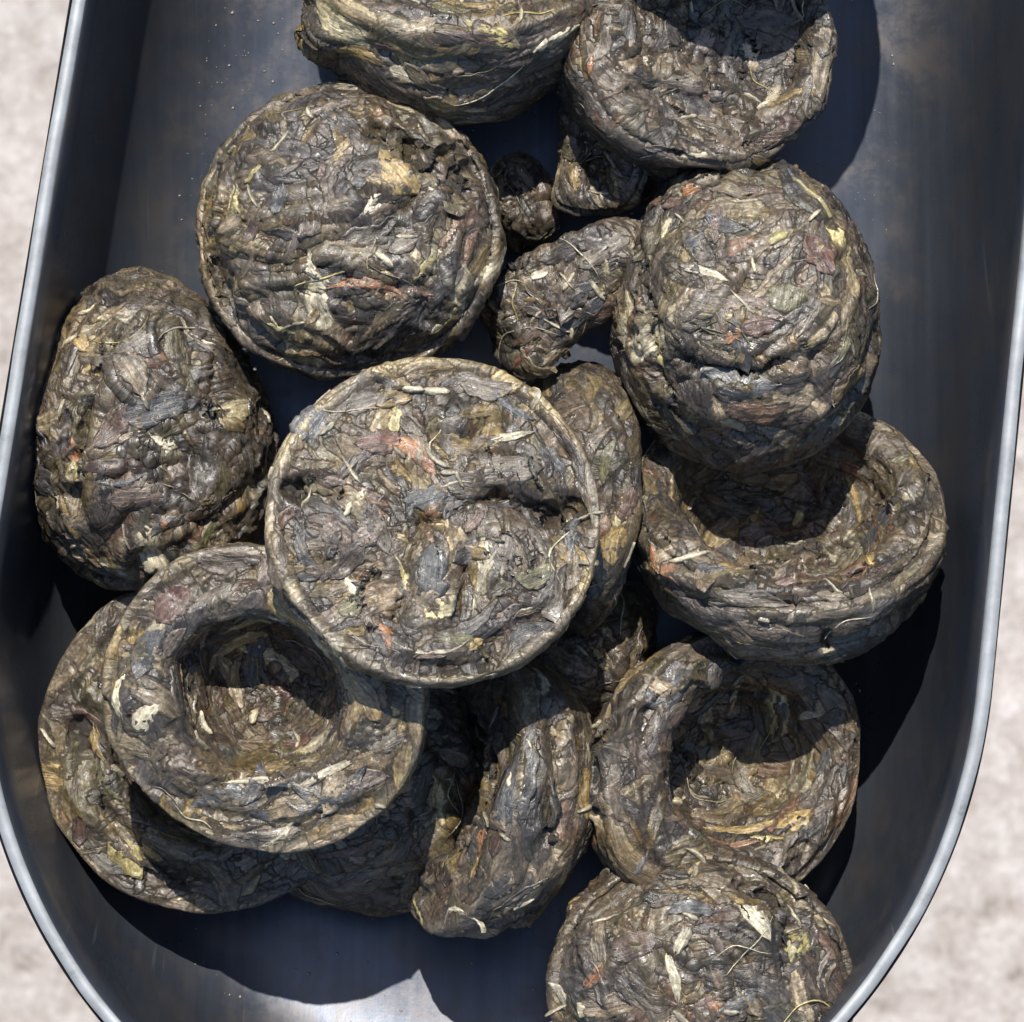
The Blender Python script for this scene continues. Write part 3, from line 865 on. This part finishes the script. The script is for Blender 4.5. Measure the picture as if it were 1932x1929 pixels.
cake('upper right tea cake, rounded side up, dark sagging fold and ragged lower lip', 1402, 560, 2.4, R=1.50, H=1.9, ri=.8, dep=1.0, tilt=(-6, 24), down=True, sx=.94, sy=1.12, taper=.05, seed=45, flow=.45, n=112, rimlight=.3,
     feats=[('line', [(1265, 668), (1340, 700), (1430, 706), (1560, 655)], 15, -0.17), ('line', [(1230, 760), (1330, 820), (1440, 835)], 9, -0.08),
            ('line', [(1380, 315), (1360, 330), (1340, 350)], 10, -0.09), ('line', [(1220, 480), (1250, 400), (1330, 340), (1420, 300)], 8, -0.07), ('line', [(1190, 400), (1235, 600), (1245, 700), (1290, 790)], 9, -0.1), ('line', [(1300, 620), (1400, 640), (1480, 620)], 6, -0.05)],
     leaves=[(1370, 300, 80, 14, 40, 'cream'), (1430, 288, 80, 10, -4, 'taupe'), (1535, 365, 100, 10, -62, 'gold', 'stem'), (1560, 480, 90, 60, -60, 'red'), (1440, 615, 70, 34, 10, 'red'), (1390, 640, 40, 24, 40, 'orange'), (1400, 560, 150, 40, -8, 'pink'), (1330, 510, 100, 16, -25, 'cream'),
             (1290, 350, 40, 30, 20, 'orange'), (1240, 690, 90, 12, -75, 'gold'), (1455, 695, 22, 14, 60, 'pink'), (1400, 750, 150, 36, -4, 'grey'), (1310, 450, 60, 40, 10, 'grey'), (1360, 420, 90, 30, -30, 'grey'), (1480, 560, 60, 80, 80, 'olive'), (1470, 440, 50, 20, 30, 'gold'),
             (1330, 560, 70, 36, -20, 'taupe'), (1540, 600, 90, 16, 60, 'taupe'), (1600, 640, 90, 14, 75, 'olive'), (1300, 600, 70, 40, 10, 'taupe')])
cake('right-hand hollow tea nest under the ragged lip, orange leaf inside its left end', 1482, 1022, 1.85, R=1.66, H=1.5, ri=1.18, dep=1.1, hoff=(-.08, .16), tilt=(2, 47), sx=1.0, sy=1.02, seed=46, flow=.97, n=112, rimlight=.5,
     feats=[('line', [(1200, 1060), (1330, 1110), (1500, 1080), (1650, 980), (1740, 880)], 10, 0.09), ('line', [(1290, 1130), (1420, 1150), (1560, 1120), (1660, 1050)], 10, -0.08), ('spot', (1270, 1010), (50, 40, 0), 0.1), ('line', [(1560, 1180), (1555, 1220)], 12, -0.15)],
     leaves=[(1225, 1055, 60, 22, -55, 'orange'), (1255, 1085, 60, 18, -25, 'orange'), (1500, 975, 40, 16, 80, 'gold', 'stem'), (1590, 880, 70, 26, -25, 'orange'), (1500, 1085, 70, 24, 15, 'red'), (1290, 1050, 80, 10, 12, 'cream', 'stem'), (1430, 1000, 100, 60, 30, 'pink'), (1340, 1060, 90, 30, -5, 'grey'), (1640, 830, 60, 24, 60, 'taupe'),
             (1560, 930, 70, 30, 60, 'dark'), (1650, 990, 150, 40, 35, 'grey'), (1400, 1130, 160, 30, -5, 'taupe'), (1700, 850, 60, 18, 30, 'olive'), (1480, 1200, 90, 14, -12, 'brown')])
cake('lower right hollow tea nest with ochre leaves lit inside', 1330, 1448, 1.75, R=1.60, H=1.6, ri=1.0, dep=1.15, hoff=(.24, .03), tilt=(29, 3), sx=1.02, sy=.90, spin=0.5, seed=47, flow=.95, n=112, rimlight=.5,
     feats=[('line', [(1110, 1560), (1130, 1440), (1200, 1340), (1300, 1285), (1420, 1290)], 9, 0.08), ('line', [(1080, 1550), (1090, 1450), (1170, 1350)], 9, -0.08), ('line', [(1340, 1300), (1440, 1310), (1520, 1330)], 9, -0.05)],
     leaves=[(1490, 1535, 80, 60, 50, 'ochre'), (1400, 1560, 150, 30, 5, 'ochre'), (1330, 1580, 90, 26, -10, 'olive'), (1380, 1590, 120, 14, 8, 'orange'), (1450, 1570, 70, 18, 20, 'gold'), (1520, 1360, 60, 14, 30, 'cream'), (1580, 1380, 80, 12, -50, 'taupe'), (1540, 1440, 70, 18, 60, 'grey'), (1270, 1300, 120, 60, 30, 'grey'),
             (1290, 1350, 70, 40, 25, 'brown'), (1490, 1610, 120, 18, 38, 'taupe'), (1230, 1270, 90, 16, 20, 'taupe'), (1340, 1330, 80, 8, 28, 'taupe', 'stem')])
cake('bottom tea cake cut by the lower edge of the picture, flecked with pale stems', 1312, 1840, 1.9, R=1.57, H=1.6, ri=1.46, dep=-.7, groove=.01, tilt=(4, -5), sx=1.02, sy=.90, spin=-0.2, seed=48, flow=.3, n=112, rimlight=.35, nstem=22,
     feats=[('line', [(1380, 1660), (1450, 1700), (1490, 1750), (1480, 1800)], 12, -0.16), ('line', [(1440, 1640), (1520, 1700), (1590, 1790)], 12, 0.06), ('line', [(1300, 1830), (1250, 1790)], 14, -0.06), ('spot', (1400, 1740), (50, 50, 0), 0.1)],
     leaves=[(1435, 1730, 90, 34, -50, 'cream'), (1265, 1850, 100, 18, -78, 'cream'), (1280, 1770, 60, 24, 60, 'cream'), (1350, 1790, 40, 20, -70, 'pink'), (1500, 1770, 90, 40, 60, 'gold'), (1350, 1890, 60, 22, -50, 'orange'), (1330, 1880, 80, 18, 30, 'pink'), (1120, 1850, 60, 26, 50, 'orange'), (1200, 1770, 90, 50, 20, 'brown'),
             (1150, 1700, 120, 22, 40, 'taupe'), (1050, 1880, 60, 20, -60, 'cream'), (1400, 1900, 120, 34, 30, 'grey'), (1560, 1830, 80, 18, 60, 'taupe'), (1300, 1700, 90, 30, 0, 'grey'), (1090, 1910, 30, 14, 80, 'straw', 'stem')])
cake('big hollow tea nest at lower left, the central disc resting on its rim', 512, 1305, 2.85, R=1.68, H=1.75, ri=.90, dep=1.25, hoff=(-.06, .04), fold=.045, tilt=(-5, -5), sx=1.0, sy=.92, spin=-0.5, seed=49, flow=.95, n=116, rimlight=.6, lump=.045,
     feats=[('line', [(290, 1440), (420, 1470), (520, 1475), (620, 1460)], 10, 0.08), ('line', [(250, 1470), (400, 1530), (560, 1560), (700, 1510)], 9, -0.05), ('spot', (180, 1340), (26, 18, 0), -0.25), ('line', [(620, 1480), (700, 1455)], 7, -0.08), ('spot', (270, 1340), (50, 60, 0), 0.1), ('line', [(300, 1290), (350, 1240), (410, 1170)], 12, -0.06)],
     leaves=[(215, 1310, 110, 20, -80, 'straw', 'leaf'), (265, 1345, 80, 36, 50, 'cream'), (350, 1290, 80, 24, 55, 'ochre'), (484, 1352, 30, 14, 60, 'straw', 'stem'), (320, 1130, 90, 60, 50, 'red'), (260, 1230, 110, 50, 60, 'grey'), (500, 1470, 170, 14, -6, 'cream'), (620, 1450, 150, 16, 28, 'cream'), (440, 1510, 180, 50, -5, 'grey'),
             (620, 1530, 160, 44, 8, 'grey'), (500, 1590, 120, 20, 5, 'taupe'), (690, 1480, 90, 30, 30, 'pink'), (450, 1265, 70, 20, 85, 'ochre'), (560, 1400, 70, 50, 0, 'red'), (480, 1250, 110, 40, 80, 'grey'), (330, 1220, 70, 30, 60, 'pink'), (400, 1120, 110, 50, 25, 'taupe'), (740, 1400, 80, 30, 20, 'taupe'), (540, 1580, 90, 14, 40, 'cream'), (500, 1070, 60, 40, 60, 'pink')])
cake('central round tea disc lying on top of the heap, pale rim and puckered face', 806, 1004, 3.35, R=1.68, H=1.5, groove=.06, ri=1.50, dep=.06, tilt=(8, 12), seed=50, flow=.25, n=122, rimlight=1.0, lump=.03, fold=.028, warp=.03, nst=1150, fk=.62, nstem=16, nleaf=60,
     feats=[('line', [(880, 945), (930, 935), (990, 965), (1060, 965), (1100, 960)], 13, -0.34), ('spot', (572, 925), (34, 24, -20), -0.30), ('line', [(600, 935), (660, 925)], 11, -0.14), ('line', [(780, 1010), (800, 985), (830, 990)], 11, -0.24), ('line', [(880, 1010), (880, 1100), (860, 1180)], 9, -0.16),
            ('line', [(780, 1000), (770, 1090), (740, 1200)], 13, -0.16), ('spot', (820, 1080), (50, 85, 0), 0.10), ('spot', (950, 1045), (50, 75, -20), 0.09), ('spot', (1015, 1110), (70, 60, 0), 0.06), ('spot', (960, 890), (110, 45, -10), 0.12), ('spot', (700, 1130), (50, 80, 20), -0.06),
            ('line', [(720, 1220), (830, 1235), (920, 1225)], 10, 0.1), ('line', [(740, 1260), (860, 1265), (940, 1240)], 14, -0.14), ('line', [(850, 870), (800, 820), (760, 800)], 10, -0.09), ('line', [(880, 860), (900, 810), (960, 790)], 10, -0.09), ('spot', (640, 1100), (50, 90, -20), -0.05), ('line', [(960, 1180), (1040, 1160), (1080, 1080)], 12, -0.14),
            ('spot', (850, 800), (46, 40, 0), 0.10), ('line', [(640, 900), (740, 890), (830, 905)], 12, -0.06), ('spot', (930, 1220), (50, 26, 20), -0.12)],
     leaves=[(780, 845, 130, 40, -35, 'orange'), (720, 830, 90, 44, 10, 'red'), (850, 830, 80, 50, 75, 'taupe'), (900, 830, 60, 20, 60, 'pink'), (755, 785, 60, 28, 80, 'gold'), (830, 930, 120, 50, 25, 'grey'), (950, 950, 70, 18, 10, 'grey'), (960, 890, 150, 56, 5, 'taupe'), (1050, 860, 70, 40, -50, 'grey'), (820, 1080, 120, 56, 85, 'grey'),
             (955, 1035, 90, 40, 75, 'taupe'), (1010, 1090, 90, 34, 20, 'olive'), (1030, 1030, 90, 20, -60, 'taupe'), (900, 1090, 130, 12, 68, 'cream', 'leaf'), (765, 1080, 90, 12, -85, 'gold'), (665, 1090, 60, 22, -55, 'straw'), (640, 910, 46, 20, -10, 'pink'), (690, 925, 36, 20, 60, 'cream'), (668, 960, 30, 10, 70, 'straw', 'stem'),
             (820, 730, 50, 12, -4, 'straw', 'stem'), (770, 728, 40, 12, 0, 'cream', 'stem'), (820, 1232, 150, 10, -3, 'cream'), (730, 1190, 70, 28, -70, 'orange'), (700, 1170, 60, 26, -60, 'brown'), (810, 1248, 60, 12, 0, 'brown'), (905, 1215, 40, 18, 20, 'ochre'), (620, 1225, 50, 28, -30, 'cream'), (660, 1140, 50, 34, 30, 'olive'), (870, 1200, 90, 30, 10, 'olive'),
             (600, 800, 90, 50, 40, 'grey'), (700, 750, 90, 40, 20, 'taupe'), (920, 730, 120, 40, -10, 'taupe'), (960, 760, 100, 24, -35, 'grey'), (560, 1040, 110, 26, -70, 'dark'), (1060, 1120, 120, 24, 60, 'taupe'), (1000, 1180, 110, 40, 30, 'dark'), (960, 820, 90, 14, 15, 'cream'), (1080, 1000, 90, 26, 80, 'grey'), (640, 1000, 90, 50, -40, 'brown'), (700, 1020, 70, 34, 30, 'pink')])

# ------------------------------------------------------------------ crumbs and dust on the steel
def outside(q):
    px, py = topx(np.array([[q[0], q[1], 3.1]]))
    a = AX[0] * px[0] + AX[1] * py[0]; b = BX[0] * px[0] + BX[1] * py[0]
    w = 968 - 0.048 * (1095 - a) if a < 1095 else 968 * math.sqrt(max(0, 1 - ((a - 1095) / 1060) ** 2))
    return abs(b - 1044) > w - 200
def crumbs():
    rng = random.Random(5)
    V, F = [], []
    def blob(x, y, z, r):
        b = len(V)
        for dx, dy, dz in ((1, 0, 0), (0, 1, 0), (-1, 0, 0), (0, -1, 0), (0, 0, .8), (0, 0, -.3)):
            V.append([x + dx * r * rng.uniform(.6, 1.4), y + dy * r * rng.uniform(.6, 1.4), z + dz * r])
        for i in range(4):
            F.append([b + i, b + (i + 1) % 4, b + 4]); F.append([b + (i + 1) % 4, b + i, b + 5])
    for k in range(1700):
        px, py = rng.uniform(60, 1880), rng.uniform(-60, 1980)
        q = at(px, py, 0.05)
        z = floor_z(q[0], q[1])
        if rng.random() < .08:
            px, py = rng.uniform(230, 540), rng.uniform(20, 520)
            q = at(px, py, 0.05); z = floor_z(q[0], q[1])
        hit = BOWL[0].ray_cast(Vector((q[0], q[1], 3.0)) * S, Vector((0, 0, -1)))[0]
        if outside(q) or hit is None:
            continue
        blob(q[0], q[1], hit.z / S + 0.002, rng.choice([.005, .006, .008, .009, .012, .02]))
    m, nt, b = new_mat('tea_dust')
    b.inputs['Base Color'].default_value = (0.26, 0.23, 0.19, 1); b.inputs['Roughness'].default_value = 0.8
    o = mesh_obj('tea_dust', V, F, m, smooth=False)
    o['kind'] = 'stuff'; o['label'] = 'pale specks of tea dust scattered over the scoop floor'; o['category'] = 'dust'
crumbs()
